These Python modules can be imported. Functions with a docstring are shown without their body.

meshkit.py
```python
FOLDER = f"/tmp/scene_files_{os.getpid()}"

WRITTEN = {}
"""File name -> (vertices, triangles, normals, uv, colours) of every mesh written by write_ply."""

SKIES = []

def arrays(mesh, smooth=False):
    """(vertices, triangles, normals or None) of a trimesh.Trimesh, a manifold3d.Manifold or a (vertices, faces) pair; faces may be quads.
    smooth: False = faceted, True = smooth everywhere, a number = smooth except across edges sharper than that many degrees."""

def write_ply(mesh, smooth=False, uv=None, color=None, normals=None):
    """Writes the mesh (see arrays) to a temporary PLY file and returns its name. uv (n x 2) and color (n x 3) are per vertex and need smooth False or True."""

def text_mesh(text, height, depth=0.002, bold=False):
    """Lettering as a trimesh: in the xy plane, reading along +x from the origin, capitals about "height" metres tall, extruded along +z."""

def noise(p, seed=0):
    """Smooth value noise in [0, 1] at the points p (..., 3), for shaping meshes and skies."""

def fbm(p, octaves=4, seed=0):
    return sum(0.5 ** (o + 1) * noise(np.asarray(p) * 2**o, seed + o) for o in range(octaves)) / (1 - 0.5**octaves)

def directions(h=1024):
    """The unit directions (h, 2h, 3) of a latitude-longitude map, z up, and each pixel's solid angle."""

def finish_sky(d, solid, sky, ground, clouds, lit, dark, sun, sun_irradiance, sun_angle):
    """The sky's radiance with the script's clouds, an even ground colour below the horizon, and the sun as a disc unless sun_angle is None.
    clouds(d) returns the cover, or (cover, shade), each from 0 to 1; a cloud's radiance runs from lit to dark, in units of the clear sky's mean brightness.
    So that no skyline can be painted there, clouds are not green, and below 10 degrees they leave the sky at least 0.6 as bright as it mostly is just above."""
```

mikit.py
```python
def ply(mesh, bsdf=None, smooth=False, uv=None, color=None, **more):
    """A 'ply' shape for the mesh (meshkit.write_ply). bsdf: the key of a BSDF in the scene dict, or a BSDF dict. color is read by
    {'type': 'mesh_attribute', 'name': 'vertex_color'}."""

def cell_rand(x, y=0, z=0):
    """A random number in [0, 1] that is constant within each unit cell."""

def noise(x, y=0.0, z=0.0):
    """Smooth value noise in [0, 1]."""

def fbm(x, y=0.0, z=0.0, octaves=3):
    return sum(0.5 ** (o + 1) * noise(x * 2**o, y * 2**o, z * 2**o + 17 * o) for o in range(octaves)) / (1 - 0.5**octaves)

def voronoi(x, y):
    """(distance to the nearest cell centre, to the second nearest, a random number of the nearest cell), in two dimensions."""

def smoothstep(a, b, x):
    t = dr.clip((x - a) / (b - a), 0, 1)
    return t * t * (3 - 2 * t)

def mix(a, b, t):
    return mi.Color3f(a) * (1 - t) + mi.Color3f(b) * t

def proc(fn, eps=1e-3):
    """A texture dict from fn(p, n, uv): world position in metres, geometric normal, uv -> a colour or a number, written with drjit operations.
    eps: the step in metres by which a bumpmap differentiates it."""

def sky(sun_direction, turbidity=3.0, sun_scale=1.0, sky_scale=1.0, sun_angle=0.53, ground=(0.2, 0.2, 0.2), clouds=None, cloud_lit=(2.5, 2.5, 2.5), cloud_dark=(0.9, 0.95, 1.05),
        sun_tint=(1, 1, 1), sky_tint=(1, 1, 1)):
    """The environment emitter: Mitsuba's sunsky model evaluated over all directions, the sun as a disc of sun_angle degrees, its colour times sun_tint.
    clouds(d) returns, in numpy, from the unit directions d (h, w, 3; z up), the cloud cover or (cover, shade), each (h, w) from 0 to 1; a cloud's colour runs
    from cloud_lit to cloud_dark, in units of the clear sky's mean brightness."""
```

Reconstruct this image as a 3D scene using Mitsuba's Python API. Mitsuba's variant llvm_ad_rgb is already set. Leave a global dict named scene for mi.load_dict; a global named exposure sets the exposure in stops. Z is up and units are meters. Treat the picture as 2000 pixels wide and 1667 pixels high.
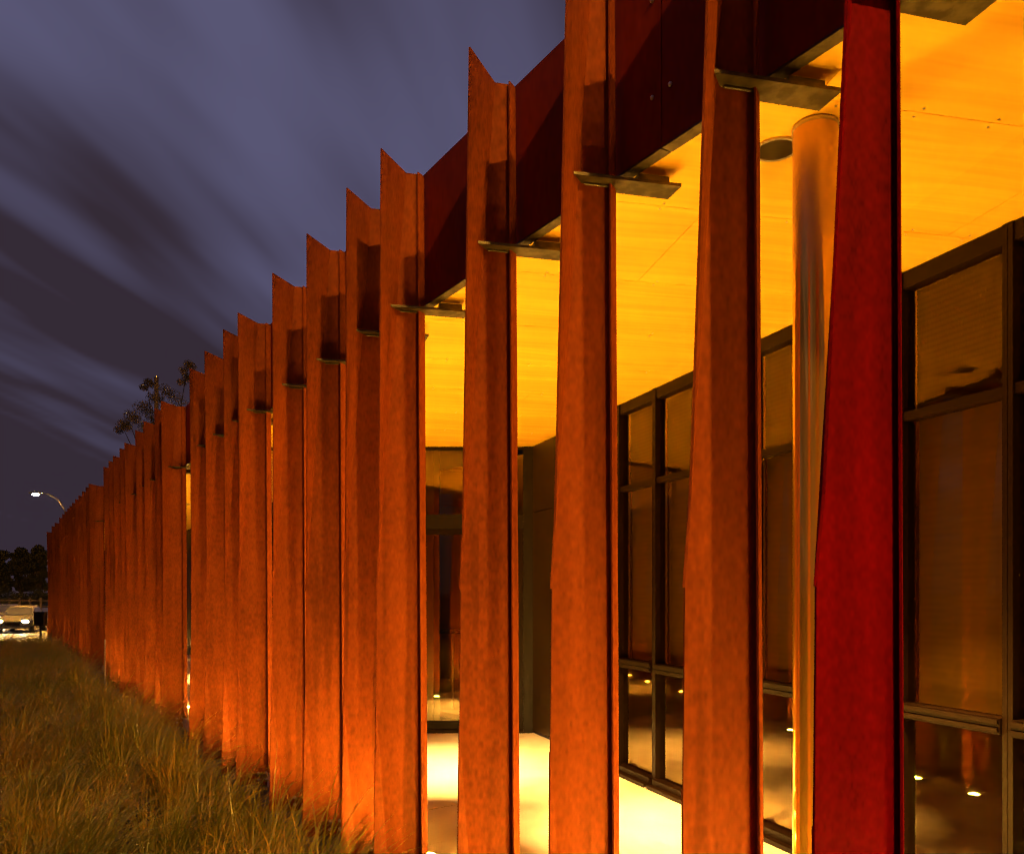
import math, numpy as np, trimesh, mitsuba as mi, drjit as dr, mikit, meshkit
from mikit import noise, fbm, smoothstep, mix, proc
from shapely.geometry import Polygon, box as sbox
from shapely import affinity
T = mi.ScalarTransform4f
rng = np.random.default_rng(7)

# ------------------------------------------------------------------ camera, sky, exposure
EYE = 1.55                                   # eye height above the deck
F, CX, HZ = 1600.0, 1000.0, 1160.0            # in pixels of the 2000 x 1667 photograph
exposure = 5.0                                # a long night exposure: the lamps and the sky are dim
DIM = 2.0 ** -exposure
scene, labels = {}, {}
scene['camera'] = {'type': 'perspective', 'fov': math.degrees(2 * math.atan(1000 / F)), 'fov_axis': 'x',
                   'near_clip': 0.05, 'far_clip': 3000.0, 'principal_point_offset_y': -(HZ / 1667 - 0.5),
                   'to_world': T().look_at(origin=[0, 0, EYE], target=[0, 10, EYE], up=[0, 0, 1])}

def cloud_deck(d):
    z = np.maximum(d[..., 2], 0.0) + 0.138
    w = np.radians(10.4)                      # the wind blows away, a little to the right of straight ahead
    along = (d[..., 0] * np.sin(w) + d[..., 1] * np.cos(w)) / z
    across = (d[..., 0] * np.cos(w) - d[..., 1] * np.sin(w)) / z
    o = np.zeros_like(z)
    big = meshkit.fbm(np.stack([across * 1.658 + 22.128, along * 0.565 + 32.932, o], -1), 4, 11)
    fine = meshkit.fbm(np.stack([across * 2.947 + 31.95, along * 0.575 + 2.2, o + 4.0], -1), 5, 23)
    s = 0.64 * big + 0.36 * fine
    shade = np.clip((s - 0.325) / 0.25, 0, 1)
    shade = shade * shade * (3 - 2 * shade)
    wisp = meshkit.fbm(np.stack([across * 5.2 + 4.1, along * 0.85 + 9.4, o + 8.0], -1), 4, 41)
    shade = np.clip(0.90 * shade + 1.05 * (wisp - 0.41) * (0.55 + 0.65 * shade), 0, 1)
    elev = np.degrees(np.arcsin(np.clip(d[..., 2], 0, 1)))
    return np.ones_like(z), np.clip(0.13 + 0.88 * shade + 0.55 * np.exp(-elev / 12.0), 0, 1)

scene['sky'] = mikit.sky([0.35, -0.9, 0.06], turbidity=3, sun_scale=0.0, sky_scale=3.3 * DIM, clouds=cloud_deck,
                         cloud_lit=(1.28, 1.24, 2.36), cloud_dark=(0.38, 0.26, 0.40), ground=(0.1, 0.08, 0.06))
scene['sky']['sampling_weight'] = 10.0

# ------------------------------------------------------------------ helpers
def arr(*a): return np.array(a, float)
LAST = {}
def numbered(k):
    if k not in LAST and k not in scene and k not in labels:
        LAST[k] = 0; return k
    LAST[k] = LAST.get(k, 0) + 1
    return f'{k}_{LAST[k]:03d}'
def put(key, shape):
    k = numbered(key); scene[k] = shape; return k
def part(parent, name, mesh, bsdf, smooth=False, **more):
    return put(parent + '__' + name, mikit.ply(mesh, bsdf, smooth, **more))
def tag(key, label, cat=None, group=None, kind=None):
    e = {'label': label}
    if cat: e['category'] = cat
    if group: e['group'] = group
    if kind: e['kind'] = kind
    labels[key] = e
def thing(name, label, cat, group=None):
    k = numbered(name); tag(k, label, cat, group); return k
def struct(name, mesh, bsdf, label, smooth=False):
    k = put(name, mikit.ply(mesh, bsdf, smooth)); labels[k] = {'label': label, 'category': name.replace('_', ' '), 'kind': 'structure'}; return k
def cat(*ms): return trimesh.util.concatenate([m for m in ms])
def bx(x0, x1, y0, y1, z0, z1):
    m = trimesh.creation.box((x1 - x0, y1 - y0, z1 - z0)); m.apply_translation(((x0 + x1) / 2, (y0 + y1) / 2, (z0 + z1) / 2)); return m
def extrude(pts, z0, z1):
    p = pts if hasattr(pts, 'geom_type') else Polygon(pts)
    ms = [trimesh.creation.extrude_polygon(g, z1 - z0, engine='earcut') for g in getattr(p, 'geoms', [p])]
    m = cat(*ms); m.apply_translation((0, 0, z0)); return m
def prism(pts, thick):
    """A flat polygon of 3-D points given depth along minus its normal (normal turned to face -y)."""
    p = np.asarray(pts, float); n = np.zeros(3)
    for i in range(len(p)): n += np.cross(p[i] - p[0], p[(i + 1) % len(p)] - p[0])
    n /= np.linalg.norm(n)
    if n[1] > 0: p = p[::-1]; n = -n
    k = len(p); v = np.vstack([p, p - n * thick]); f = []
    for i in range(1, k - 1): f += [[0, i, i + 1], [k, k + i + 1, k + i]]
    for i in range(k): j = (i + 1) % k; f += [[i, k + i, k + j], [i, k + j, j]]
    return trimesh.Trimesh(v, f, process=False)
def tube(path, r, sides=10):
    path = np.asarray(path, float); r = np.broadcast_to(r, len(path)); v = []; f = []
    t = np.gradient(path, axis=0); t /= np.linalg.norm(t, axis=1, keepdims=True)
    ref = arr(1, 0, 0) if abs(t[0][0]) < .9 else arr(0, 1, 0)
    for i, p in enumerate(path):
        a = np.cross(t[i], ref); a /= np.linalg.norm(a); b = np.cross(t[i], a)
        for k in range(sides):
            q = 2 * math.pi * k / sides; v.append(p + r[i] * (math.cos(q) * a + math.sin(q) * b))
    for i in range(len(path) - 1):
        for k in range(sides):
            a0, a1 = i * sides + k, i * sides + (k + 1) % sides
            f += [[a0, a0 + sides, a1 + sides], [a0, a1 + sides, a1]]
    v += [path[0], path[-1]]; n = len(v)
    for k in range(sides):
        k2 = (k + 1) % sides; e = (len(path) - 1) * sides
        f += [[n - 2, k, k2], [n - 1, e + k2, e + k]]
    return trimesh.Trimesh(v, f, process=False)
def cyl(x, y, z0, z1, r, sides=24):
    m = trimesh.creation.cylinder(r, z1 - z0, sections=sides); m.apply_translation((x, y, (z0 + z1) / 2)); return m
def disc(x, y, z, r, up=1, sides=20):
    a = np.arange(sides) * 2 * math.pi / sides
    v = np.vstack([[x, y, z], np.stack([x + r * np.cos(a), y + r * np.sin(a), a * 0 + z], 1)])
    f = [[0, 1 + i, 1 + (i + 1) % sides] if up > 0 else [0, 1 + (i + 1) % sides, 1 + i] for i in range(sides)]
    return trimesh.Trimesh(v, f, process=False)

def dome(x, y, z, r, h):
    rings = [(1.0, 0.0), (0.86, 0.52), (0.5, 0.87), (0.0, 1.0)]; v = []; f = []; n = 20
    for k, (a, b) in enumerate(rings[:-1]):
        for i in range(n): q = 2 * math.pi * i / n; v.append((x + a * r * math.cos(q), y + a * r * math.sin(q), z + b * h))
    v.append((x, y, z + h))
    for k in range(2):
        for i in range(n): j = (i + 1) % n; f += [[k * n + i, k * n + j, k * n + n + j], [k * n + i, k * n + n + j, k * n + n + i]]
    for i in range(n): f.append([2 * n + i, 2 * n + (i + 1) % n, 3 * n])
    return trimesh.Trimesh(v, f, process=False)

TH = math.atan(1015 / F)
D = arr(-math.sin(TH), math.cos(TH)); N = arr(math.cos(TH), math.sin(TH))      # along the row of fins, and inwards from it
def P(n, t): return n * N + t * D
def t_at_Y(n, y): return (y - n * N[1]) / D[1]
THW = math.atan(582 / F)
DW = arr(-math.sin(THW), math.cos(THW)); NW = arr(math.cos(THW), math.sin(THW))  # along the window wall
MW = 3.36
def PW(m, s): return m * NW + s * DW

# ------------------------------------------------------------------ materials
def mat(name, fn_or_rgb, rough=0.6, metal=0.0, spec=0.4, bump=None, two=True, **more):
    col = proc(fn_or_rgb) if callable(fn_or_rgb) else {'type': 'rgb', 'value': list(fn_or_rgb)}
    b = {'type': 'principled', 'base_color': col, 'roughness': rough if not callable(rough) else proc(rough), 'metallic': metal, 'specular': spec, **more}
    if bump: b = {'type': 'bumpmap', 'arbitrary': proc(bump[0], bump[1]), 'scale': 1.0, 'bsdf': b}
    if two: b = {'type': 'twosided', 'bsdf': b}
    scene[name] = b; return name

def rust(p, n, uv):
    g = fbm(p.x * 80, p.y * 80, p.z * 38, 2); s = noise(p.x * 110 + 9, p.y * 110, p.z * 22)
    blot = fbm(p.x * 5, p.y * 5, p.z * 3.0, 3)
    run = noise(p.x * 30 + 3, p.y * 30, p.z * 0.7); sheet = noise(p.x * 1.9 + 5, p.y * 1.9, 0.0)
    c = mix((0.105, 0.019, 0.0032), (0.40, 0.086, 0.0115), dr.clip(0.40 * g + 0.26 * s + 0.30 * (blot - 0.5) + 0.20 * (run - 0.5) + 0.42 * (sheet - 0.5) + 0.16, 0, 1))
    stain = smoothstep(0.60, 0.78, noise(p.x * 24 + 30, p.y * 24, p.z * 0.45)) * smoothstep(0.3, 0.7, fbm(p.x * 3, p.y * 3, p.z * 0.9, 2))
    splash = smoothstep(0.32, 0.0, p.z + 0.16 * noise(p.x * 30, p.y * 30, 2.0))
    return c * (1 - 0.35 * stain) * (1 - 0.45 * splash)
mat('rust', rust, 0.7, 0, 0.15)
def fascia_col(p, n, uv):
    g = fbm(p.x * 60, p.y * 60, p.z * 14, 2); b = fbm(p.x * 1.5, p.y * 1.5, p.z * 1.5, 3)
    return mix((0.15, 0.014, 0.0025), (0.26, 0.028, 0.004), dr.clip(0.6 * g + 0.7 * (b - 0.5) + 0.15, 0, 1))
mat('fascia_rust', fascia_col, 0.75, 0, 0.1)
def red_col(p, n, uv):  # deep red base with mottled grain and vertical runs
    g = fbm(p.x * 90, p.y * 90, p.z * 40, 2); b = fbm(p.x * 6, p.y * 6, p.z * 1.2, 3); run = noise(p.x * 34, p.y * 34, p.z * 0.6)
    return mix((0.090, 0.0005, 0.0030), (0.260, 0.0010, 0.0075), dr.clip(0.5 * g + 0.9 * (b - 0.5) + 0.4 * (run - 0.5) + 0.25, 0, 1))
mat('red_steel', red_col, 0.6, 0, 0.06)
def bracket_col(p, n, uv):
    g = fbm(p.x * 30, p.y * 30, p.z * 30, 4)
    return mix((0.045, 0.032, 0.012), (0.10, 0.078, 0.032), smoothstep(0.3, 0.8, g))
mat('bracket', bracket_col, 0.42, 0.3, 0.5)
mat('bolt_steel', (0.62, 0.58, 0.5), 0.28, 1.0)
GA = math.radians(12.0); GX = arr(math.cos(GA), math.sin(GA)); GY = arr(-math.sin(GA), math.cos(GA))
def ply_col(p, n, uv):
    u = p.x * float(GX[0]) + p.y * float(GX[1]); v = p.x * float(GY[0]) + p.y * float(GY[1])
    wob = 0.10 * fbm(u * 1.2, v * 4.0, 1.0, 2)
    g = fbm(u * 1.6, (v + wob) * 38, 0.0, 3); ring = noise(u * 0.7, (v + wob * 2) * 11, 4.0)
    sheet = noise(dr.floor(v / 0.82) * 7.3, dr.floor(u / 2.4) * 3.1, 2.0)
    return mix((0.60, 0.30, 0.018), (0.80, 0.48, 0.034), dr.clip(0.55 * g + 0.5 * ring + 0.25 * (sheet - 0.5), 0, 1))
mat('plywood', ply_col, 0.55, 0, 0.25)
def deck_col(p, n, uv):
    g = fbm(p.x * 3, p.y * 3, 0.0, 4); f = noise(p.x * 160, p.y * 160, 0.0); s = smoothstep(0.62, 0.75, fbm(p.x * 0.9 + 4, p.y * 0.9, 3.0, 3))
    return mix((0.48, 0.43, 0.33), (0.64, 0.58, 0.46), dr.clip(g * 0.8 + 0.25 * f - 0.05, 0, 1)) * (1 - 0.18 * s)
mat('deck_concrete', deck_col, 0.5, 0, 0.3)
def plinth_col(p, n, uv):
    g = fbm(p.x * 6, p.y * 6, p.z * 6, 4); f = noise(p.x * 140, p.y * 140, p.z * 140)
    return mix((0.09, 0.075, 0.05), (0.19, 0.16, 0.11), dr.clip(g + 0.2 * (f - 0.5), 0, 1))
mat('plinth_concrete', plinth_col, 0.85, 0, 0.2)
mat('bronze', (0.010, 0.0042, 0.001), 0.38, 0.0, 0.15)
mat('dark_cladding', lambda p, n, uv: mix((0.020, 0.010, 0.003), (0.034, 0.018, 0.005), fbm(p.x * 4, p.y * 4, p.z * 2, 3)), 0.4, 0, 0.3)
mat('black_metal', (0.008, 0.005, 0.003), 0.45, 0, 0.25)
scene['door_glass'] = {'type': 'thindielectric', 'int_ior': 1.9, 'specular_transmittance': {'type': 'rgb', 'value': [0.60, 0.48, 0.28]}, 'specular_reflectance': {'type': 'rgb', 'value': [1.0, 0.78, 0.42]}}
scene['tinted_glass'] = {'type': 'thindielectric', 'int_ior': 1.40, 'specular_transmittance': {'type': 'rgb', 'value': [0.66, 0.54, 0.34]}, 'specular_reflectance': {'type': 'rgb', 'value': [1.0, 0.78, 0.42]}}
mat('blind_cloth', lambda p, n, uv: mix((0.096, 0.065, 0.012), (0.112, 0.077, 0.015), noise(p.x * 6, p.y * 6, p.z * 60)), 0.9, 0, 0.1)
mat('dark_blind', lambda p, n, uv: mix((0.017, 0.0095, 0.002), (0.021, 0.012, 0.003), smoothstep(0.25, 0.6, dr.abs(p.z * 34 - dr.floor(p.z * 34) - 0.5) * 2)), 0.7, 0, 0.2)
mat('carpet', lambda p, n, uv: mix((0.10, 0.07, 0.045), (0.16, 0.115, 0.07), fbm(p.x * 20, p.y * 20, 0.0, 3)), 0.9, 0, 0.1)
mat('inner_wall', (0.30, 0.22, 0.12), 0.8, 0, 0.2)
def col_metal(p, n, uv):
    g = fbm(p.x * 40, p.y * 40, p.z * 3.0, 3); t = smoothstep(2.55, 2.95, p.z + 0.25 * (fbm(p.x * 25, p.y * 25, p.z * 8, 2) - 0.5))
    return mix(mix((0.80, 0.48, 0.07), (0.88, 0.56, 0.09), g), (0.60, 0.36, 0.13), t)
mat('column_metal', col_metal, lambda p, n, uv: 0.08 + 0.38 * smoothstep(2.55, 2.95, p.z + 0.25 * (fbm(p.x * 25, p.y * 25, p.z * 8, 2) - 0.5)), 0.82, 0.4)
mat('galvanised', (0.45, 0.40, 0.30), 0.4, 0.8)
def grass_col(p, n, uv):
    q = noise(p.x * 1.3, p.y * 1.3, 0.0); r = noise(p.x * 60, p.y * 60, 1.0)
    c = mix((0.19, 0.20, 0.014), (0.42, 0.25, 0.020), smoothstep(0.25, 0.75, 0.5 * q + 0.5 * r))
    return c
mat('grass_blade', grass_col, 0.42, 0, 0.5)
mat('red_blade', (0.28, 0.06, 0.02), 0.4, 0, 0.5)
def soil_col(p, n, uv): return mix((0.035, 0.026, 0.015), (0.09, 0.065, 0.035), fbm(p.x * 9, p.y * 9, 0.0, 4))
mat('soil', soil_col, 0.95, 0, 0.1)
def asphalt_col(p, n, uv): return mix((0.045, 0.042, 0.038), (0.085, 0.078, 0.07), dr.clip(fbm(p.x * 0.7, p.y * 0.7, 0.0, 3) * 0.7 + 0.3 * noise(p.x * 30, p.y * 30, 0.0), 0, 1))
mat('asphalt', asphalt_col, 0.6, 0, 0.4)
def pave_col(p, n, uv): return mix((0.24, 0.21, 0.17), (0.38, 0.34, 0.28), fbm(p.x * 1.5, p.y * 1.5, 0.0, 4))
mat('pavement_concrete', pave_col, 0.8, 0, 0.2)
mat('white_line', (0.75, 0.74, 0.70), 0.6)
mat('far_leaf', lambda p, n, uv: mix((0.045, 0.042, 0.012), (0.10, 0.085, 0.025), noise(p.x * 1.5, p.y * 1.5, p.z * 1.5)), 0.7, 0, 0.2)
mat('near_leaf', lambda p, n, uv: mix((0.14, 0.10, 0.018), (0.26, 0.17, 0.030), noise(p.x * 1.5, p.y * 1.5, p.z * 1.5)), 0.6, 0, 0.2)
mat('bark', lambda p, n, uv: mix((0.05, 0.035, 0.02), (0.13, 0.09, 0.05), fbm(p.x * 14, p.y * 14, p.z * 3, 3)), 0.9, 0, 0.1)
mat('lamp_pole', (0.38, 0.35, 0.28), 0.4, 0.5)
mat('car_paint', (0.05, 0.045, 0.04), 0.25, 0.3, 0.6, clearcoat=0.8)
mat('car_paint_dark', (0.05, 0.05, 0.06), 0.25, 0.3, 0.6, clearcoat=0.8)
mat('car_glass', (0.02, 0.02, 0.02), 0.05, 0, 0.8)
mat('rubber', (0.02, 0.02, 0.02), 0.8)
mat('fence_wood', (0.15, 0.10, 0.05), 0.85)

# ------------------------------------------------------------------ one folded steel fin (origin: inner edge of its web, on the plan)
wv = arr(math.cos(math.radians(13.5)), math.sin(math.radians(13.5)))     # direction of the web on plan
def web(s, z): return arr(s * wv[0], s * wv[1], z)
ZT, ZK, ZB = EYE + 2.35, EYE + 0.02, -0.085
KS = -0.245
A_top = arr(-0.186, -0.235, ZT + 0.02); B_top = web(-0.086, ZT); C_top = web(0, ZT); K = web(KS, ZK)
C_bot = web(0.022, ZB - 0.03); L_bot = web(KS - 0.020, ZB); J = web(KS - 0.006, ZK - 0.62); M_bot = web(-0.175, ZB - 0.010)
TK = 0.008
def edge_c(z): f = (ZT - z) / (ZT - ZB); return web(0.022 * f, z)
fwd = arr(0.10, -0.20, 0); fwd /= np.linalg.norm(fwd)
LW = L_bot + arr(0.006, -0.045, 0)            # the small lower wing is folded a little towards the front
# the free edge bows slightly between the top and the kink
def lerp(a, b, f): return a + (b - a) * f
E1 = lerp(A_top, K, 0.55) + arr(0.006, -0.004, 0); E2 = lerp(A_top, K, 0.90) + arr(0.008, -0.006, 0)
G1 = lerp(B_top, K, 0.55); G2 = lerp(B_top, K, 0.90)
plate = cat(prism([A_top, B_top, G1, E1], TK), prism([E1, G1, G2, E2], TK), prism([E2, G2, K], TK),
            prism([B_top, C_top, edge_c(ZK), K, G2, G1], TK),
            prism([K, edge_c(ZK), C_bot, M_bot, J], TK), prism([J, M_bot, LW], TK))
a27 = math.radians(27); a60 = math.radians(60)
lip = arr(-math.sin(a27), -math.cos(a27)) * 0.034; back = arr(math.sin(a27), math.cos(a27)) * 0.026
def strip(off0, off1, dz=0.0):
    o0, o1 = arr(*off0, 0), arr(*off1, 0)
    return prism([C_top + o0, C_top + o1, C_bot + o1, C_bot + o0], 0.007)
flange = cat(strip(lip, (0.002, 0.001)), strip((0.002, 0.001), back))
ZP = EYE + 1.59
plate_poly = Polygon([(-0.158, -0.098), (0.266, -0.004), (0.233, 0.10), (-0.10, 0.018)])
bracket = extrude(plate_poly, ZP - 0.012, ZP)
packer = extrude([(0.10, 0.0), (0.225, 0.028), (0.205, 0.088), (0.085, 0.06)], ZP + 0.001, ZP + 0.042)
weld = tube([(web(s, ZP - 0.017) + arr(0.003, -0.010, 0)) for s in np.linspace(-0.12, -0.012, 10)], 0.0045 + 0.0012 * rng.random(10), 6)
def bolt_mesh(s, z):
    head = trimesh.creation.icosphere(2, 0.0085); head.apply_scale((1, 0.75, 1))
    washer = trimesh.creation.cylinder(0.0125, 0.003, sections=16)
    washer.apply_transform(trimesh.transformations.rotation_matrix(math.pi / 2, (1, 0, 0)))
    m = cat(head, washer); m.apply_translation(web(s, z) + arr(0.001, -0.0035, 0)); return m
bolts = [bolt_mesh(s, z) for s in (-0.022, -0.085) for z in (ZB + 0.030, ZB + 0.085)]
FIN = {'folded_plate': (plate, 'rust', False), 'flange': (flange, 'rust', False), 'bracket_plate': (bracket, 'bracket', False),
       'packer': (packer, 'bracket', False), 'weld_bead': (weld, 'bracket', 40)}
for i, b in enumerate(bolts): FIN['bolt' + (f'_{i:03d}' if i else '')] = (b, 'bolt_steel', 35)
FIN_PLY = {k: mikit.ply(m, b, s) for k, (m, b, s) in FIN.items()}
red_plate, red_flange = {**FIN_PLY['folded_plate'], 'bsdf': {'type': 'ref', 'id': 'red_steel'}}, {**FIN_PLY['flange'], 'bsdf': {'type': 'ref', 'id': 'red_steel'}}

N_K = 1.80
kink = [1595, 1338, 1078, 900, 737, 673, 598, 533, 467, 439, 403, 374]           # left edges at the kink, photo pixels
tops = [315, 302, 280.5, 264.6, 243.5, 234, 221, 212.5, 202.4, 173.5, 167.7, 160.6, 153.4, 147, 141, 136, 131.5, 126.5, 121.6, 115.7, 107, 101, 91.5]
C_from_K = -K[:2]
fins = []
for x in kink:
    u = (x - CX) / F; t = (u * N_K * N[1] - N_K * N[0]) / (D[0] - u * D[1]); fins.append(P(N_K, t) + C_from_K)
KA = A_top[:2] - K[:2]
for x in tops:
    u = (x - CX) / F; o = P(N_K, 0) + KA; t = (u * o[1] - o[0]) / (D[0] - u * D[1]); fins.append(P(N_K, t) + C_from_K)
ORD = ['', 'second', 'third', 'fourth', 'fifth', 'sixth', 'seventh', 'eighth', 'ninth', 'tenth', 'eleventh', 'twelfth', 'thirteenth', 'fourteenth', 'fifteenth', 'sixteenth', 'seventeenth', 'eighteenth', 'nineteenth', 'twentieth', 'twenty-first']
special = {1: 'rust brown fin beside the round metal column, second from the right', 2: 'rust brown fin between column and glass door, third from the right',
           3: 'rust brown folded fin standing before the glass entrance door, fourth from the right', 4: 'rust brown folded fin just left of the glass door, fifth from the right',
           5: 'brightly lit orange rust fin tucked behind its nearer neighbour, sixth from the right', 11: 'rust brown fin at the right side of the narrow bright gap',
           12: 'wide faced rust fin at the left side of the narrow bright gap', 20: 'rust fin beside the slim garden stake, twenty-first from the right'}
fin_keys = []
for i, c in enumerate(fins):
    far = i > 20
    lab = 'deep red folded steel fin nearest the camera at the right' if i == 0 else special.get(i) or (
        f'small distant rust fin, {ORD[len(fins) - 1 - i]} from the far left end of the row' if far else f'rust brown folded steel fin, {ORD[i]} from the right in the row')
    if i == len(fins) - 1: lab = 'darkest last rust fin at the far left end of the row'
    k = thing('steel_fin', lab, 'fin', 'folded steel fins along the facade')
    m = T().translate([float(c[0]), float(c[1]), 0])
    for n_, d_ in FIN_PLY.items():
        if i > 20 and n_.split('_')[0] in ('bolt', 'weld', 'packer'): continue
        dd = d_
        if i == 0 and n_ == 'folded_plate': dd = red_plate
        if i == 0 and n_ == 'flange': dd = red_flange
        scene[k + '__' + n_] = {**dd, 'to_world': m}
    fin_keys.append(k)

# ------------------------------------------------------------------ lamps
def glow(rgb, w=1.0): return {'type': 'area', 'sampling_weight': float(w), 'radiance': {'type': 'rgb', 'value': [float(x) * DIM for x in rgb]}}
AMBER = arr(1.0, 0.47, 0.05)
UP_R = 0.040
UP_I = 10.5                                    # one round light let into the deck edge for each fin
def deck_light(x, y, k_i, lab, rgb=AMBER, w=1.0):
    k = thing('deck_light', lab, 'deck light', 'round lights let into the deck edge between the fins')
    ring = trimesh.creation.annulus(UP_R + 0.001, UP_R + 0.016, 0.006, sections=24); ring.apply_translation((x, y, 0.0035))
    part(k, 'ring', ring, 'galvanised', 40)
    part(k, 'lens', dome(x, y, 0.003, UP_R, 0.014), 'black_metal', False, emitter=glow(rgb * k_i / (math.pi * UP_R ** 2), w))
for i, c in enumerate(fins):
    if i > 20 and i % 2: continue
    narrow = i in (1, 5, 9, 13, 18)
    x, y = c + (arr(0.28, -0.16) if narrow else arr(0.44, -0.23))
    deck_light(x, y, UP_I * (1.25 if narrow else 1.0) * (1.0 if i < 8 else 0.75 if i < 12 else 0.55 if i < 21 else 0.30), 'small round deck light just inside the ' + (f'{ORD[i]} fin from the right' if 0 < i < 21 else 'red fin' if i == 0 else f'small fin that is {ORD[len(fins) - 1 - i] or "last"} from the far end'), w=1.0 if i < 12 else 0.5)

# ------------------------------------------------------------------ the building
pav = thing('pavilion', 'long low pavilion with plywood canopy and dark glazed walls behind the fins', 'building')
N_F = 2.075; ZFB, ZFT = EYE + 1.645, EYE + 2.385
Y_DOOR = 9.2; Y_END = 31.0
corner = arr(0.23, Y_DOOR)
# fascia: steel panels end to end
edges_y = [-2.0, 0.55]
xj = (1291 - CX) / F; o = P(N_F, 0); tj = (xj * o[1] - o[0]) / (D[0] - xj * D[1])
t0, t1, step = t_at_Y(N_F, -1.5), t_at_Y(N_F, Y_END), 2.42
tt = np.arange(tj - 3 * step, t1, step)
for a in tt:
    b = min(a + step - 0.006, t1)
    if b < t0: continue
    a2 = max(a, t0)
    def fb(n0, n1, ta, tb, z0, z1):
        return extrude([P(n0, ta), P(n0, tb), P(n1, tb), P(n1, ta)], z0, z1)
    fk = part(pav, 'fascia_panel', fb(N_F, N_F + 0.012, a2, b, ZFB, ZFT), 'fascia_rust')
    part(pav, 'fascia_trim', fb(N_F + 0.0, N_F + 0.05, a2, b, ZFB - 0.010, ZFB - 0.001), 'bracket')
    if P(N_F, a2)[1] < 12:
        for s in (a2 + 0.045, b - 0.045):
            for z in (ZFB + 0.20, ZFB + 0.56):
                h = trimesh.creation.icosphere(2, 0.009); q = P(N_F - 0.002, s); h.apply_translation((q[0], q[1], z))
                part(fk, 'bolt', h, 'bolt_steel', 35)
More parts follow.
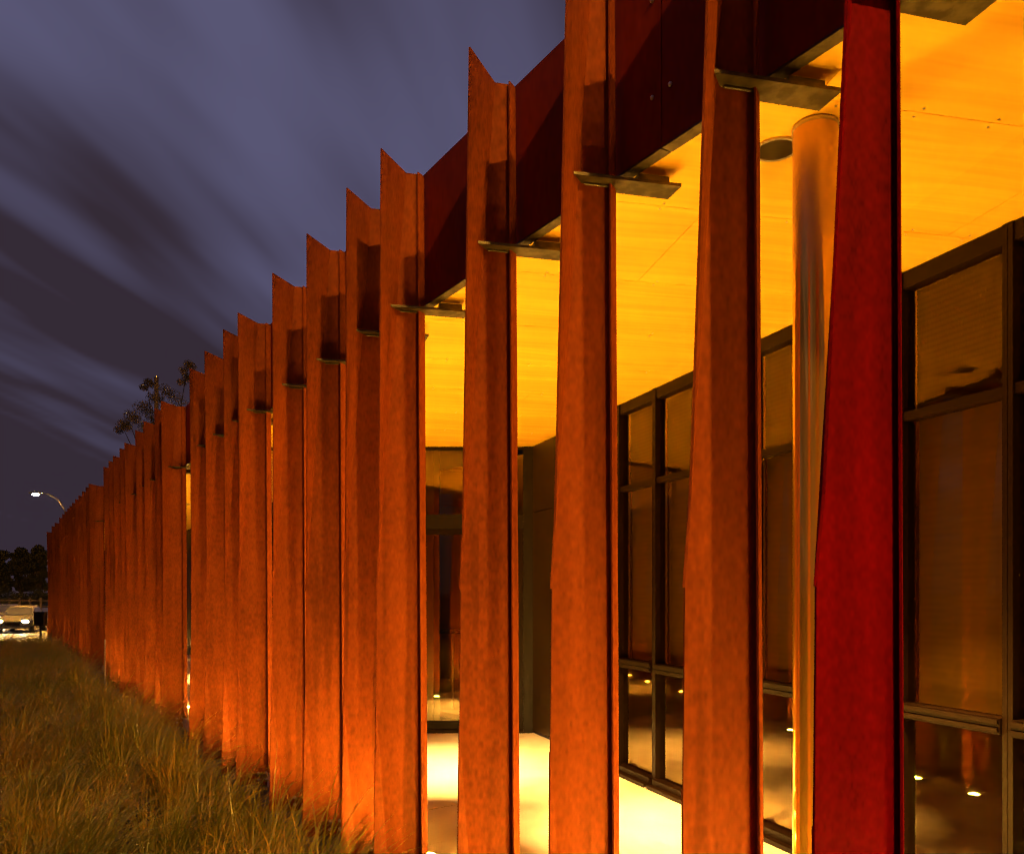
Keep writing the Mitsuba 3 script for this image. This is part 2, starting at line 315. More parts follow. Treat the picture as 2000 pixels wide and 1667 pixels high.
# canopy ceiling: plywood sheets with open joints
ZC = EYE + 1.652
def fence_pt(n, y): return P(n, t_at_Y(n, y))
bay1 = Polygon([fence_pt(N_F + 0.055, -1.2), fence_pt(N_F + 0.055, Y_DOOR), corner, PW(MW, (-1.2 - MW * NW[1]) / DW[1])])
N_SIDE = 4.3
bay2 = Polygon([fence_pt(N_F + 0.055, Y_DOOR + 0.02), fence_pt(N_F + 0.055, Y_END), fence_pt(N_SIDE, Y_END), fence_pt(N_SIDE, Y_DOOR + 0.02)])
ceil = pav + '__ceiling'
can_xy = [(0.98, 3.04)]
def sheets(region, near):
    g = affinity.rotate(region, -12.0, origin=(0, 0)); x0, y0, x1, y1 = g.bounds
    j0 = math.floor((y0 - 2.46) / 0.82)
    screws = []
    for j in range(j0, int((y1 - 2.46) / 0.82) + 2):
        off = 1.2 * (j % 2)
        for i in range(int((x0 - off) / 2.4) - 2, int((x1 - off) / 2.4) + 2):
            cx, cy = off + i * 2.4 + 0.35, 2.46 + j * 0.82
            c = sbox(cx + 0.0015, cy + 0.0015, cx + 2.3985, cy + 0.8185).intersection(g)
            if c.is_empty or c.area < 0.02 or c.geom_type != 'Polygon': continue
            c = affinity.rotate(c, 12.0, origin=(0, 0))
            for hx, hy in can_xy: c = c.difference(Polygon([(hx + 0.078 * math.cos(q), hy + 0.078 * math.sin(q)) for q in np.linspace(0, 2 * math.pi, 40)[:-1]]))
            part(ceil, 'panel', extrude(c, ZC, ZC + 0.012), 'plywood')
            if near:
                for sx in np.arange(0.1, 2.4, 0.30):
                    for sy in (0.025, 0.795):
                        q = affinity.rotate(sbox(cx + sx - .004, cy + sy - .004, cx + sx + .004, cy + sy + .004), 12.0, origin=(0, 0))
                        if c.contains(q): screws.append(q.centroid.coords[0])
    if near:
        ms = []
        for sx, sy in screws:
            m = trimesh.creation.cylinder(0.0055, 0.003, sections=8); m.apply_translation((sx, sy, ZC - 0.001)); ms.append(m)
        k = part(ceil, 'screw_heads', cat(*ms), 'bolt_steel'); labels[k] = {'label': 'small screw heads along the plywood joints', 'kind': 'stuff'}
# downlights over the deck
def can_at(xp): y = F * 2.46 / math.cos(TH) / (xp - CX + 1015); return ((xp - CX) / F * y, y)
row = [can_at(1140), can_at(960), can_at(790)]
aims = [(1.95, 4.0), (1.0, 5.6), (0.05, 7.35), (-0.75, 7.2)]
can_xy += row
b2 = [tuple(fence_pt(3.0, y)) for y in (11.5, 15.0, 19.0, 23.5)]
can_xy += b2
sheets(bay1, True); sheets(bay2, False)
scene[ceil + '__backing'] = mikit.ply(cat(extrude(bay1.buffer(-0.01), ZC + 0.020, ZC + 0.03)), 'black_metal')
scene.pop(ceil + '__backing')
dl_lab = {0: 'open round downlight recess in the plywood beside the metal column'}
for i, (x, y) in enumerate(can_xy):
    k = thing('downlight', dl_lab.get(i, f'round recessed canopy downlight, {ORD[i]} from the near end of the ceiling'), 'downlight', None if i == 0 else 'round recessed downlights in the canopy ceiling')
    can = cat(trimesh.creation.annulus(0.070, 0.076, 0.16, sections=40)); can.apply_translation((x, y, ZC + 0.08 - 0.004))
    rim = trimesh.creation.annulus(0.070, 0.084, 0.006, sections=40); rim.apply_translation((x, y, ZC - 0.0035))
    part(k, 'can', can, 'galvanised', 40); part(k, 'rim', rim, 'galvanised', 40)
    part(k, 'cap', disc(x, y, ZC + 0.15, 0.069, -1), 'galvanised')
    inten = DIM * ((300.0, 500.0, 430.0, 400.0)[i] if i < 4 else 380.0)
    ax, ay = aims[i] if i < 4 else (x, y)
    if inten: scene[k + '_beam'] = {'type': 'spot', 'sampling_weight': 4.0 if i < 4 else 1.5, 'intensity': {'type': 'rgb', 'value': [inten * 1.0, inten * 0.54, inten * 0.13]},
                                    'cutoff_angle': 18.0, 'beam_width': 5.0, 'to_world': T().look_at(origin=[x, y, ZC - 0.02], target=[ax, ay, 0], up=[0, 1, 0])}
# roof above, and the interior shell
roof_poly = Polygon([fence_pt(N_F + 0.02, -1.5), fence_pt(N_F + 0.02, Y_END), fence_pt(N_F + 9, Y_END), fence_pt(N_F + 9, -1.5)])
part(pav, 'roof', extrude(roof_poly, EYE + 2.26, EYE + 2.34), 'dark_cladding')
# deck
deck_poly = Polygon([fence_pt(N_K + 0.22, -1.2), fence_pt(N_K + 0.22, Y_END), fence_pt(N_SIDE, Y_END), fence_pt(N_SIDE, 10.4), corner + arr(0, .02), PW(MW + 0.02, (-1.2 - MW * NW[1]) / DW[1])])
deck = struct('deck', extrude(deck_poly, -0.12, 0.0), 'deck_concrete', 'pale smooth concrete deck under the canopy')
for i, c in enumerate(fins):
    pts = [c + (web(s, 0)[:2] + arr(0.0, d)) for s, d in ((-0.275, 0.012), (0.035, 0.012), (0.035 + .10, 0.24), (-0.20, 0.30))]
    scene[f'deck__plinth' + (f'_{i:03d}' if i else '')] = mikit.ply(extrude(pts, -0.75, -0.016), 'plinth_concrete')
kerb_poly = Polygon([fence_pt(N_K + 0.20, -1.2), fence_pt(N_K + 0.20, Y_END), fence_pt(N_K + 0.5, Y_END), fence_pt(N_K + 0.5, -1.2)])
scene['deck__edge_beam'] = mikit.ply(extrude(kerb_poly, -0.8, -0.125), 'plinth_concrete')
# interior
S0 = (-1.2 - MW * NW[1]) / DW[1]
inner = Polygon([PW(MW + 0.03, S0), corner + arr(0.03, 0.03), arr(fence_pt(N_SIDE, Y_DOOR + .1)[0] + 1.2, Y_DOOR + 0.03), fence_pt(N_SIDE + 0.05, 15.0), (7.5, 15.0), (9.0, -1.2)])
scene['interior_floor'] = mikit.ply(extrude(inner, -0.06, 0.004), 'deck_concrete'); labels['interior_floor'] = {'label': 'dim smooth floor inside the glazed rooms', 'category': 'floor', 'kind': 'structure'}
part(pav, 'inner_ceiling', extrude(inner, EYE + 1.60, EYE + 1.63), 'plywood')
def wall_seg(a, b, z0, z1, th, bsdf, name):
    a, b = np.asarray(a, float), np.asarray(b, float); d = (b - a) / np.linalg.norm(b - a); n = arr(d[1], -d[0]) * th
    return part(pav, name, extrude([a, b, b + n, a + n], z0, z1), bsdf)
wall_seg((7.5, 15.0), (9.0, -1.2), 0.006, EYE + 1.598, 0.1, 'inner_wall', 'wall')
wall_seg(fence_pt(N_SIDE + 0.05, 15.0), (7.5, 15.0), 0.006, EYE + 1.598, 0.1, 'inner_wall', 'wall')
wall_seg(fence_pt(N_SIDE, Y_END), fence_pt(N_SIDE, Y_DOOR + 0.12), 0.002, ZC - 0.003, 0.08, 'dark_cladding', 'wall')
wall_seg(fence_pt(N_F + .1, Y_END - .02), fence_pt(N_SIDE, Y_END - .02), 0.002, ZC - 0.003, 0.08, 'dark_cladding', 'wall')

# window wall
def wbox(m0, m1, s0, s1, z0, z1): return extrude([PW(m0, s0), PW(m1, s0), PW(m1, s1), PW(m0, s1)], z0, z1)
ZR2, ZR1, ZTOP = 2.46, 0.96, ZC - 0.004
S_M = [2.67 + 0.624 * k for k in range(-5, 8)]
vis = {0: None}
for k in range(len(S_M) - 1):
    a, b = S_M[k], S_M[k + 1]
    w = numbered(pav + '__window')
    hw = 0.026
    fr = cat(wbox(MW - 0.045, MW + 0.05, a + 0.0015, a + hw, 0.0, ZTOP), wbox(MW - 0.045, MW + 0.05, b - hw, b - 0.0015, 0.0, ZTOP))
    scene[w + '__frame'] = mikit.ply(fr, 'bronze')
    for nm, z0, z1, m0 in (('sill', 0.0, 0.075, -0.075), ('rail', ZR1 - 0.04, ZR1 + 0.035, -0.06), ('rail_001', ZR2 - 0.022, ZR2 + 0.022, -0.035), ('head', ZTOP - 0.085, ZTOP, -0.036)):
        parts_ = [wbox(MW + m0, MW + 0.045, a + hw + .001, b - hw - .001, z0, z1)]
        if nm == 'rail': parts_ += [wbox(MW + m0 - 0.012, MW + m0 - 0.0005, a + hw + .004, b - hw - .004, z0 + .012, z0 + 0.030), wbox(MW + m0 - 0.012, MW + m0 - 0.0005, a + hw + .004, b - hw - .004, z1 - .026, z1 - 0.006)]
        if nm == 'sill': parts_ += [wbox(MW + m0 - 0.05, MW + m0 - 0.0005, a + hw + .001, b - hw - .001, 0.001, 0.03)]
        scene[w + '__' + nm] = mikit.ply(cat(*parts_), 'bronze')
    for j, (z0, z1) in enumerate(((0.075, ZR1 - 0.04), (ZR1 + 0.035, ZR2 - 0.022), (ZR2 + 0.022, ZTOP - 0.085))):
        q = [PW(MW, a + hw), PW(MW, b - hw)]
        v = arr([*q[0], z0], [*q[1], z0], [*q[1], z1], [*q[0], z1])
        scene[w + '__pane' + (f'_{j:03d}' if j else '')] = mikit.ply((v, [[0, 1, 2, 3]]), 'tinted_glass')
    scene[w + '__blind'] = mikit.ply(wbox(MW + 0.09, MW + 0.093, a + 0.012, b - 0.012, ZR1 - 0.01, ZR2 - 0.002), 'blind_cloth')
    scene[w + '__upper_blind'] = mikit.ply(wbox(MW + 0.075, MW + 0.078, a + 0.012, b - 0.012, ZR2 + 0.002, ZTOP - 0.01), 'dark_blind')
sA, sB = S_M[-1] + 0.002, 8.565
for nm, z0, z1 in (('cladding_panel', 0.03, ZR2 - 0.004), ('cladding_panel', ZR2 + 0.004, ZTOP)):
    part(pav, nm, wbox(MW - 0.012, MW + 0.05, sA, sB - 0.002, z0, z1), 'dark_cladding')
# entrance wall facing the camera
ZH0, ZH1 = 2.28, 2.44
XL = fence_pt(N_F + 0.1, Y_DOOR)[0]
part(pav, 'corner_post', bx(0.125, 0.232, Y_DOOR - 0.05, Y_DOOR + 0.06, 0, ZTOP), 'black_metal')
part(pav, 'head_beam', bx(XL, 0.123, Y_DOOR - 0.03, Y_DOOR + 0.08, ZH0, ZH1), 'black_metal')
part(pav, 'threshold', bx(XL, 0.123, Y_DOOR - 0.06, Y_DOOR + 0.08, 0.001, 0.035), 'bronze')
part(pav, 'ceiling_channel', bx(XL, 0.123, Y_DOOR - 0.02, Y_DOOR + 0.04, ZTOP - 0.03, ZTOP), 'black_metal')
xs = [0.12, 0.04, -1.15, -2.30, XL]
for k in range(1, 4):
    x1, x0 = xs[k] - 0.002, xs[k + 1] + 0.002
    dk = numbered(pav + '__entrance_door')
    scene[dk + '__frame'] = mikit.ply(cat(bx(x0, x0 + .05, Y_DOOR, Y_DOOR + .05, .036, ZH0 - .002), bx(x1 - .05, x1, Y_DOOR, Y_DOOR + .05, .036, ZH0 - .002),
                                         bx(x0 + .05, x1 - .05, Y_DOOR, Y_DOOR + .05, .036, .125), bx(x0 + .05, x1 - .05, Y_DOOR, Y_DOOR + .05, ZH0 - .06, ZH0 - .002)), 'bronze')
    v = lambda z0, z1, a, b: (arr([a, Y_DOOR + .02, z0], [b, Y_DOOR + .02, z0], [b, Y_DOOR + .02, z1], [a, Y_DOOR + .02, z1]), [[0, 1, 2, 3]])
    scene[dk + '__pane'] = mikit.ply(v(.125, ZH0 - .06, x0 + .05, x1 - .05), 'door_glass')
    hnd = tube([(x1 - .10, Y_DOOR - .05, z) for z in (0.75, 1.0, 1.25)], 0.013, 10)
    scene[dk + '__handle'] = mikit.ply(cat(hnd, bx(x1 - .105, x1 - .095, Y_DOOR - .05, Y_DOOR - .001, 0.80, 0.81), bx(x1 - .105, x1 - .095, Y_DOOR - .05, Y_DOOR - .001, 1.19, 1.20)), 'bolt_steel', 40)
    tk = numbered(pav + '__transom_window')
    scene[tk + '__frame'] = mikit.ply(cat(bx(x0, x0 + .02, Y_DOOR, Y_DOOR + .05, ZH1 + .002, ZTOP - .032), bx(x1 - .02, x1, Y_DOOR, Y_DOOR + .05, ZH1 + .002, ZTOP - .032)), 'bronze')
    scene[tk + '__pane'] = mikit.ply(v(ZH1 + .002, ZTOP - .032, x0 + .02, x1 - .02), 'door_glass')
part(pav, 'door_jamb', bx(0.042, 0.123, Y_DOOR - 0.01, Y_DOOR + .06, .036, ZH0 - .002), 'bronze')

# round column
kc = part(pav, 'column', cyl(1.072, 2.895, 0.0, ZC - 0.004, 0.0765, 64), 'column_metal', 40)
labels[kc] = {'label': 'round shiny metal column with bright vertical streaks'}
part(pav, 'column_collar', cyl(1.072, 2.895, ZC - 0.016, ZC - 0.0045, 0.080, 64), 'galvanised', 40)
# added table on slim legs, standing in for a bright reflection in the door glass
bench = thing('reflection_table', 'added counter table on slim metal legs standing in for a reflection in the door glass', 'table')
part(bench, 'table_top', bx(-2.4, -0.55, 11.0, 11.6, 1.02, 1.06), 'bronze'); 
for x in np.arange(-2.3, -0.5, 0.30): part(bench, 'leg', cyl(x, 11.06, 0.006, 1.02, 0.016, 12), 'bolt_steel', 40)

# ------------------------------------------------------------------ ground, grass, street
struct('ground', (arr([-400, -20, -0.62], [400, -20, -0.62], [400, 900, -0.62], [-400, 900, -0.62]), [[0, 1, 2, 3]]), 'soil', 'dark ground reaching to the horizon')
def bed_z(x, y): return -0.50 + 0.05 * math.sin(0.7 * x + 0.4 * y)
struct('planting_bed', extrude([(-26, -3), (6, -3), fence_pt(N_K + .15, -3), fence_pt(N_K + .15, 27.5), (-24, 27.5)], -0.61, -0.36), 'soil', 'dark soil bed under the ornamental grass')
def blades(tufts, seed, len_rng, per, width):
    r = np.random.default_rng(seed); V = []; Fc = []; base = 0; SEG = 5
    for x, y, z, s in tufts:
        n = int(per * (0.7 + 0.6 * r.random()))
        lean = r.random(2) * 2 * math.pi
        az = r.random(n) * 2 * math.pi; L = s * r.uniform(*len_rng, n); bend = r.uniform(0.25, 1.5, n); rad = 0.07 * s * np.sqrt(r.random(n))
        tilt0 = r.uniform(0.05, 0.45, n); w = width * r.uniform(0.6, 1.25, n)
        wind = arr(0.30, -0.12)
        f = np.linspace(0, 1, SEG + 1)
        ang = tilt0[:, None] + bend[:, None] * f[None] ** 1.5
        dh = np.cumsum(np.sin(ang), 1) / (SEG + 1) * L[:, None]; dz = np.cumsum(np.cos(ang), 1) / (SEG + 1) * L[:, None]
        dh[:, 0] = 0; dz[:, 0] = 0
        dxy = np.stack([np.cos(az), np.sin(az)], 1)
        c = np.zeros((n, SEG + 1, 3))
        c[..., 0] = x + (rad * dxy[:, 0])[:, None] + dh * dxy[:, :1] + wind[0] * L[:, None] * f ** 2 * 0.6
        c[..., 1] = y + (rad * dxy[:, 1])[:, None] + dh * dxy[:, 1:] + wind[1] * L[:, None] * f ** 2 * 0.6
        c[..., 2] = z + dz
        side = np.stack([-dxy[:, 1], dxy[:, 0], 0.35 * r.standard_normal(n)], 1); ww = w[:, None] * (1 - f[None] ** 1.6) * 0.5 + 0.0004
        vl = c - side[:, None] * ww[..., None]; vr = c + side[:, None] * ww[..., None]
        v = np.stack([vl, vr], 2).reshape(n, -1, 3)
        V.append(v.reshape(-1, 3))
        q = np.array([[2 * i, 2 * i + 1, 2 * i + 3, 2 * i + 2] for i in range(SEG)])
        idx = (np.arange(n) * 2 * (SEG + 1))[:, None, None] + q[None] + base
        Fc.append(idx.reshape(-1, 4)); base += n * 2 * (SEG + 1)
    return np.vstack(V), np.vstack(Fc)
tuf = []
r = np.random.default_rng(5)
for y in np.arange(1.6, 27.0, 0.01):
    yy = y + r.random() * 0.2
    xf = fence_pt(N_K - 0.06, yy)[0]; xl = -0.66 * yy - 1.6
    dens = 16.0 if yy < 9 else 12.0
    for _ in range(r.poisson(dens * 0.01 * max(0, xf - xl))):
        x = r.uniform(xl, xf); gap = (xf - x)
        s = 0.62 + 0.38 * min(1, gap / 0.7)
        if yy < 2.6 and x > -1.6: s *= 0.85
        s *= 0.72 + 0.75 * float(meshkit.noise(np.array([x * 1.5, yy * 1.5, 0.0]), 3)) ** 1.3
        tuf.append((x, yy, -0.37, s * r.uniform(0.75, 1.15)))
for y in np.arange(2.4, 26.0, 0.55):
    for _ in range(2):
        yy = y + r.random() * 0.5; tuf.append((fence_pt(N_K, yy)[0] - r.uniform(0.12, 0.75), yy, -0.37, r.uniform(1.10, 1.45)))
gv, gf = blades(tuf, 9, (0.34, 0.70), 58, 0.0105)
scene['ornamental_grass'] = mikit.ply((gv, gf), 'grass_blade'); tag('ornamental_grass', 'shaggy green and straw coloured grass filling the bed along the fins', 'grass', kind='stuff')
rt = [(r.uniform(-1.3, -0.2), r.uniform(2.6, 4.6), -0.36, 1.0) for _ in range(7)]
rv, rf = blades(rt, 4, (0.4, 0.6), 3, 0.012)
scene['red_grass_blades'] = mikit.ply((rv, rf), 'red_blade'); tag('red_grass_blades', 'few reddish dry blades among the green grass', 'grass', kind='stuff')
# slim metal stake in front of the fins
def px(x, y, Y): return arr((x - CX) / F * Y, Y, EYE + (HZ - y) / F * Y)
q = px(205, 1248, 15.0)
st = thing('garden_stake', 'slim shiny metal stake standing in the grass by the fins', 'stake')
part(st, 'rod', cyl(q[0], q[1], -0.5, q[2] - 0.02, 0.012, 12), 'bolt_steel', 40); part(st, 'cap', cyl(q[0], q[1], q[2] - 0.02, q[2], 0.016, 12), 'bolt_steel', 40)

ZRD = -0.45
struct('footpath', extrude([(-60, 27.6), (-15.8, 27.6), (-15.8, 30.0), (-60, 30.0)], -0.60, -0.42), 'pavement_concrete', 'pale footpath beyond the grass')
struct('verge', extrude([(-60, 30.1), (-14, 30.1), (-14, 33.6), (-60, 33.6)], -0.60, -0.47), 'soil', 'narrow verge beyond the footpath')
struct('kerb', bx(-120, 60, 33.7, 33.9, -0.60, -0.40), 'pavement_concrete', 'concrete kerb on the near side of the road')
struct('road', (arr([-150, 33.9, -0.55], [150, 33.9, -0.55], [150, 62, -0.55], [-150, 62, -0.55]), [[0, 1, 2, 3]]), 'asphalt', 'asphalt road lit by the street lamp')
for k in range(14): scene['road__lane_mark' + (f'_{k:03d}' if k else '')] = mikit.ply(bx(-60 + 4.5 * k, -57.5 + 4.5 * k, 47.9, 48.03, -0.549, -0.546), 'white_line')
struct('far_kerb', bx(-120, 60, 62.0, 62.2, -0.60, -0.40), 'pavement_concrete', 'kerb on the far side of the road')
struct('far_verge', (arr([-150, 62.2, -0.41], [150, 62.2, -0.41], [150, 76, 0.3], [-150, 76, 0.3]), [[0, 1, 2, 3]]), 'pavement_concrete', 'bank rising beyond the road')
fe = thing('paling_fence', 'low paling fence on the bank across the road', 'fence')
for x in np.arange(-52, -36, 0.9):
    part(fe, 'post', bx(x - .06, x + .06, 70, 70.12, 0.0, 1.25), 'fence_wood')
for z in (0.45, 0.95): part(fe, 'rail', bx(-52, -36, 70.12, 70.18, z, z + .12), 'fence_wood')

def leaf_cloud(clumps, per, size, seed):
    r = np.random.default_rng(seed); C = []
    for cx, cy, cz, rad in clumps:
        d = r.standard_normal((per, 3)); d /= np.linalg.norm(d, axis=1, keepdims=True)
        C.append(arr(cx, cy, cz) + d * (rad * r.random((per, 1)) ** 0.45) * arr(1, 1, 0.8))
    C = np.vstack(C); n = len(C)
    a = r.standard_normal((n, 3)); a /= np.linalg.norm(a, axis=1, keepdims=True)
    b = np.cross(a, r.standard_normal((n, 3))); b /= np.linalg.norm(b, axis=1, keepdims=True)
    s = size * r.uniform(0.6, 1.4, (n, 1))
    v = np.stack([C - a * s, C + b * s * .45, C + a * s, C - b * s * .45], 1).reshape(-1, 3)
    return v, np.arange(4 * n).reshape(n, 4)
def tree(name, label, x, y, zb, h, w, leafmat, per, size, seed, group=None, n_cl=26, low=0.35):
    r = np.random.default_rng(seed); k = thing(name, label, 'tree', group)
    th = h * low * 1.1
    tr = [tube([(x, y, zb), (x + .05 * w * .3, y, zb + th * .5), (x, y, zb + th), (x + .04 * w, y, zb + h * .75)], [0.035 * w + .06, .03 * w + .04, .022 * w + .03, .02], 10)]
    cl = []
    for i in range(n_cl):
        az = r.random() * 2 * math.pi; f = r.random(); zz = zb + h * (low + (1 - low) * (0.08 + 0.84 * f))
        rr = w * 0.5 * math.sqrt(max(0.05, 1 - (2 * f - 0.85) ** 2 * 0.8)) * math.sqrt(r.random()) * 0.85
        c = (x + rr * math.cos(az), y + rr * math.sin(az), zz, w * r.uniform(0.10, 0.19))
        cl.append(c)
        tr.append(tube([(x, y, zb + th * r.uniform(.7, 1)), ((x + c[0]) / 2, (y + c[1]) / 2, (zb + th + zz) / 2), c[:3]], [.02 * w + .02, .012 * w + .015, .01], 6))
    part(k, 'trunk', cat(*tr), 'bark', 40)
    part(k, 'crown', leaf_cloud(cl, per, size, seed), leafmat)
for i, (xp, yt, wd, Yd) in enumerate(((0, 1073, 3.6, 92), (41, 1068, 3.3, 96), (78, 1057, 3.2, 94))):
    q = px(xp, yt, Yd); lab = ['dark round tree at the left edge across the road', 'dark round tree in the middle of the far row', 'tallest dark round tree nearest the row of fins'][i]
    tree('round_tree', lab, q[0], q[1], 0.0, q[2], wd, 'far_leaf', 320, 0.16, 31 + i, 'trees across the road', 46, 0.24)
hv, hf = leaf_cloud([(x, 84 + rng.uniform(-1.5, 1.5), rng.uniform(0.2, 1.6), rng.uniform(.7, 1.3)) for x in np.arange(-62, -38, 0.42)], 240, 0.13, 77)
scene['far_hedge'] = mikit.ply((hv, hf), 'far_leaf'); tag('far_hedge', 'dark hedge below the trees across the road', 'hedge', kind='stuff')
ct = thing('courtyard_tree', 'wispy brown green tree top rising behind the fins', 'tree'); cl = []; tr = []
tb = px(318, 1000, 31.0)
for xp, yp, rp in ((240, 835, 15), (252, 822, 20), (272, 806, 24), (296, 785, 20), (318, 770, 20), (338, 788, 24), (288, 752, 13), (362, 742, 14), (366, 718, 14), (330, 820, 26), (295, 825, 22)):
    q = px(xp, yp, 31.0 + (xp % 7 - 3) * 0.25); cl.append((q[0], q[1], q[2], rp / F * 31.0 * 1.15))
    tr.append(tube([(tb[0], 31.0, 4.0), ((tb[0] + q[0]) / 2, (31 + q[1]) / 2, (4.6 + q[2]) / 2), q], [.06, .03, .008], 6))
tr.append(tube([(tb[0], 31.0, -.5), (tb[0] + .05, 31.0, 2.0), (tb[0], 31.0, 4.1)], [.14, .10, .06], 10))
part(ct, 'trunk', cat(*tr), 'bark', 40); part(ct, 'crown', leaf_cloud([(a_ + dx, b_, c_ + dz, r_ * 0.62) for a_, b_, c_, r_ in cl for dx, dz in ((r_ * .5, .1 * r_), (-r_ * .45, -.3 * r_), (.1 * r_, .45 * r_))], 330, 0.028, 58), 'near_leaf')
q = px(305.5, 735, 16.5)
vp = thing('vent_pipe', 'slim brownish vent pipe standing up behind the fins', 'pipe')
part(vp, 'pipe', cyl(q[0], q[1], EYE + 2.34, q[2] - .03, 0.042, 20), 'fence_wood', 40); part(vp, 'cap', cyl(q[0], q[1], q[2] - .03, q[2], 0.052, 20), 'bolt_steel', 40)
# street lamps
def street_lamp(pole_xy, head_xy, z_pole, z_head, inten, lab, w):
    sl = thing('street_lamp', lab, 'street lamp')
    (px_, py_), (hx, hy) = pole_xy, head_xy
    u = arr(hx - px_, hy - py_); L = np.linalg.norm(u); u /= L; al = math.atan2(u[1], u[0])
    arm = [(px_, py_, z_pole - .3), (px_, py_, z_pole)] + [(px_ + u[0] * (L - .3) * (1 - math.cos(a)), py_ + u[1] * (L - .3) * (1 - math.cos(a)), z_pole + (z_head - z_pole + 0.02) * math.sin(a)) for a in np.linspace(0.15, math.pi / 2, 10)]
    part(sl, 'pole', cat(cyl(px_, py_, -0.6, 3.0, 0.085, 16), cyl(px_, py_, 3.0, z_pole - 0.29, 0.065, 16)), 'lamp_pole', 40)
    part(sl, 'arm', tube(arm, 0.05, 10), 'lamp_pole', 40)
    R_ = trimesh.transformations.rotation_matrix(al, (0, 0, 1))
    hm = trimesh.creation.icosphere(3, 1.0); hm.apply_scale((0.42, 0.16, 0.10)); hm.apply_transform(R_); hm.apply_translation((hx, hy, z_head + 0.04)); part(sl, 'head', hm, 'lamp_pole', 40)
    lm = trimesh.creation.icosphere(3, 1.0); lm.apply_scale((0.22, 0.12, 0.09)); lm.apply_transform(R_); lm.apply_translation((hx, hy, z_head - 0.055))
    part(sl, 'lens', lm, 'black_metal', 40, emitter=glow(arr(1, .45, .05) * inten / (math.pi * 0.2 * 0.12), w))
YL = 46.0; hd = px(70, 963, YL); pb = px(128, 1010, YL)
street_lamp((pb[0], YL), (hd[0], YL), pb[2], hd[2], 1800.0, 'lit sodium street lamp on a curved arm beyond the fins', 2.0)
b0, b1 = P(-3.65, -13.5), P(-1.15, -13.5)
street_lamp((b0[0], b0[1]), (b1[0], b1[1]), 10.2, 11.6, 980.0, 'tall street lamp of the same row, back along the facade', 6.0)
# utility box
q0 = px(66, 1196, 31.0); q1 = px(85, 1222, 31.0)
ub = thing('utility_box', 'dark metal utility box on a short post by the last fin', 'box')
part(ub, 'body', bx(q0[0], q1[0], 31.0, 31.25, q1[2], q0[2]), 'black_metal'); part(ub, 'lid', bx(q0[0] - .02, q1[0] + .02, 30.98, 31.27, q0[2] + .001, q0[2] + .03), 'black_metal')
part(ub, 'post', bx((q0[0] + q1[0]) / 2 - .03, (q0[0] + q1[0]) / 2 + .03, 31.1, 31.16, -0.6, q1[2] - .001), 'black_metal')
part(ub, 'door', bx(q0[0] + .02, q1[0] - .02, 30.992, 30.999, q1[2] + .03, q0[2] - .03), 'bronze')

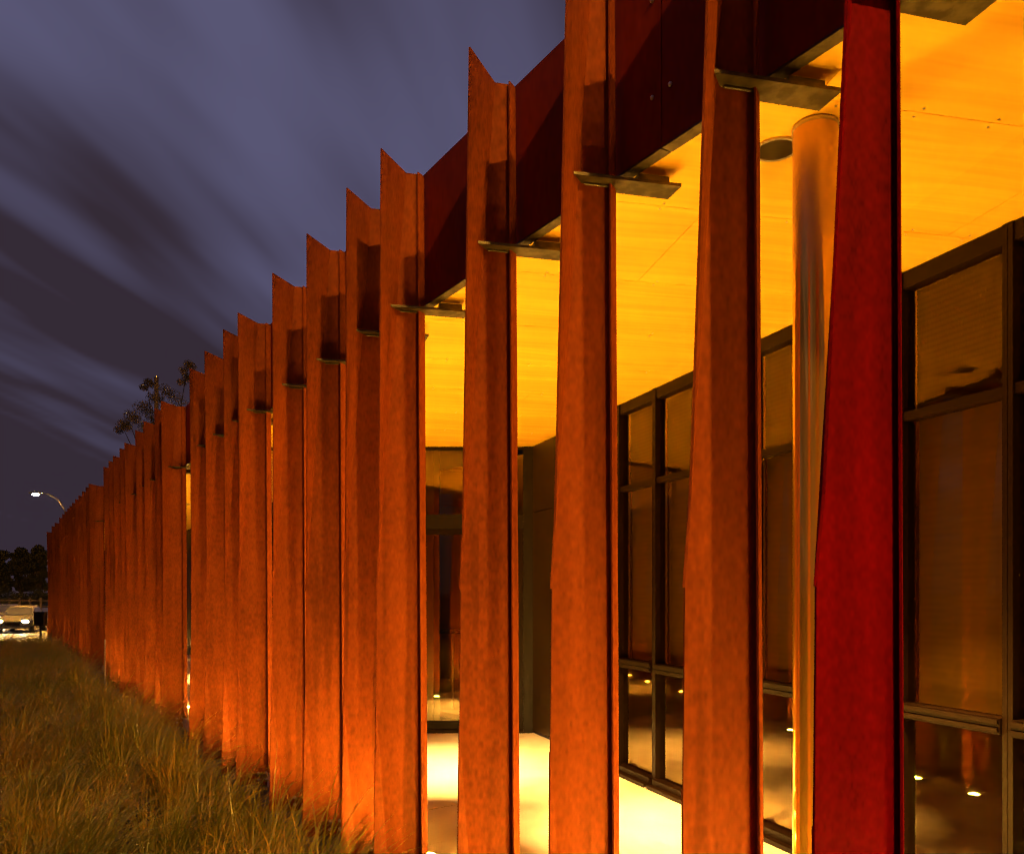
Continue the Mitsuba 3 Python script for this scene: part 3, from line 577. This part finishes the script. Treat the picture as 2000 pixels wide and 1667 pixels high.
# cars on the road with their headlights on
def car(name, label, x, y, heading, paint, kI):
    k = thing(name, label, 'car', None)
    R = T().translate([x, y, -0.55]).rotate([0, 0, 1], heading)
    def pt(nm, mesh, m, smooth=30, **more):
        kk = numbered(k + '__' + nm); scene[kk] = {**mikit.ply(mesh, m, smooth, **more), 'to_world': R}; return kk
    def loft(sec):
        V = []; Fq = []; n = len(sec[0])
        for s in sec: V += list(s)
        for i in range(len(sec) - 1):
            for j in range(n): a = i * n + j; b = i * n + (j + 1) % n; Fq.append([a, b, b + n, a + n])
        m = trimesh.Trimesh(*[np.array(V), np.array([t for f in Fq for t in ([f[0], f[1], f[2]], [f[0], f[2], f[3]])])], process=False)
        caps = []
        for o, rev in ((0, False), ((len(sec) - 1) * n, True)):
            for j in range(1, n - 1): caps.append([o, o + j + 1, o + j] if not rev else [o, o + j, o + j + 1])
        m = trimesh.Trimesh(m.vertices, np.vstack([m.faces, caps]), process=False); return m
    def ring(y_, w, z0, z1, e=0.12):   # rounded rectangle section across the car, front is -y
        return [(-w + e, y_, z0), (w - e, y_, z0), (w, y_, z0 + e), (w, y_, z1 - e), (w - e, y_, z1), (-w + e, y_, z1), (-w, y_, z1 - e), (-w, y_, z0 + e)]
    pt('body', loft([ring(-2.12, .72, .30, .62, .10), ring(-2.0, .82, .24, .74), ring(-1.1, .88, .22, .92), ring(0, .89, .22, .98), ring(1.4, .88, .22, 1.0), ring(2.0, .83, .26, .94), ring(2.12, .74, .34, .80, .10)]), paint)
    pt('cabin', loft([ring(-1.0, .76, .85, .96, .05), ring(-.35, .66, .85, 1.42, .10), ring(.9, .65, .85, 1.46, .10), ring(1.75, .72, .85, 1.00, .05)]), paint)
    pt('windscreen', prism([(-.68, -.99, .97), (.68, -.99, .97), (.57, -.42, 1.39), (-.57, -.42, 1.39)], .012), 'car_glass', False)
    for s in (-1, 1):
        w = trimesh.Trimesh([(s * .765, -.75, .99), (s * .665, -.25, 1.36), (s * .655, .85, 1.38), (s * .745, 1.3, 1.02)], [[0, 1, 2], [0, 2, 3]], process=False); pt('side_window', w, 'car_glass', False)
        for yy in (-1.35, 1.32):
            m = trimesh.creation.cylinder(.31, .2, sections=28); m.apply_transform(trimesh.transformations.rotation_matrix(math.pi / 2, (0, 1, 0))); m.apply_translation((s * .80, yy, .31)); wk = pt('wheel', m, 'rubber')
            m = trimesh.creation.cylinder(.19, .012, sections=20); m.apply_transform(trimesh.transformations.rotation_matrix(math.pi / 2, (0, 1, 0))); m.apply_translation((s * .909, yy, .31)); pt(wk[len(k) + 2:] + '__rim', m, 'bolt_steel')
        m = trimesh.creation.icosphere(3, 1.0); m.apply_scale((.17, .06, .09)); m.apply_translation((s * .60, -2.08, .62)); pt('headlight', m, 'car_glass', 40, emitter=glow(arr(1, .86, .55) * kI))
        m = trimesh.creation.icosphere(2, 1.0); m.apply_scale((.10, .05, .07)); m.apply_translation((s * .94, -.72, 1.0)); pt('mirror', m, paint)
    pt('grille', bx(-.36, .36, -2.135, -2.10, .40, .56), 'black_metal', False)
    pt('bumper', bx(-.70, .70, -2.17, -2.08, .26, .38), paint, False)
q = px(44, 1195, 46.0)
car('car', 'grey car coming along the road with its headlights on', q[0], q[1], 18, 'car_paint', 500)
q = px(6, 1195, 53.0)
car('car', 'dark car at the left edge with its headlights on', q[0], q[1], 14, 'car_paint_dark', 200)
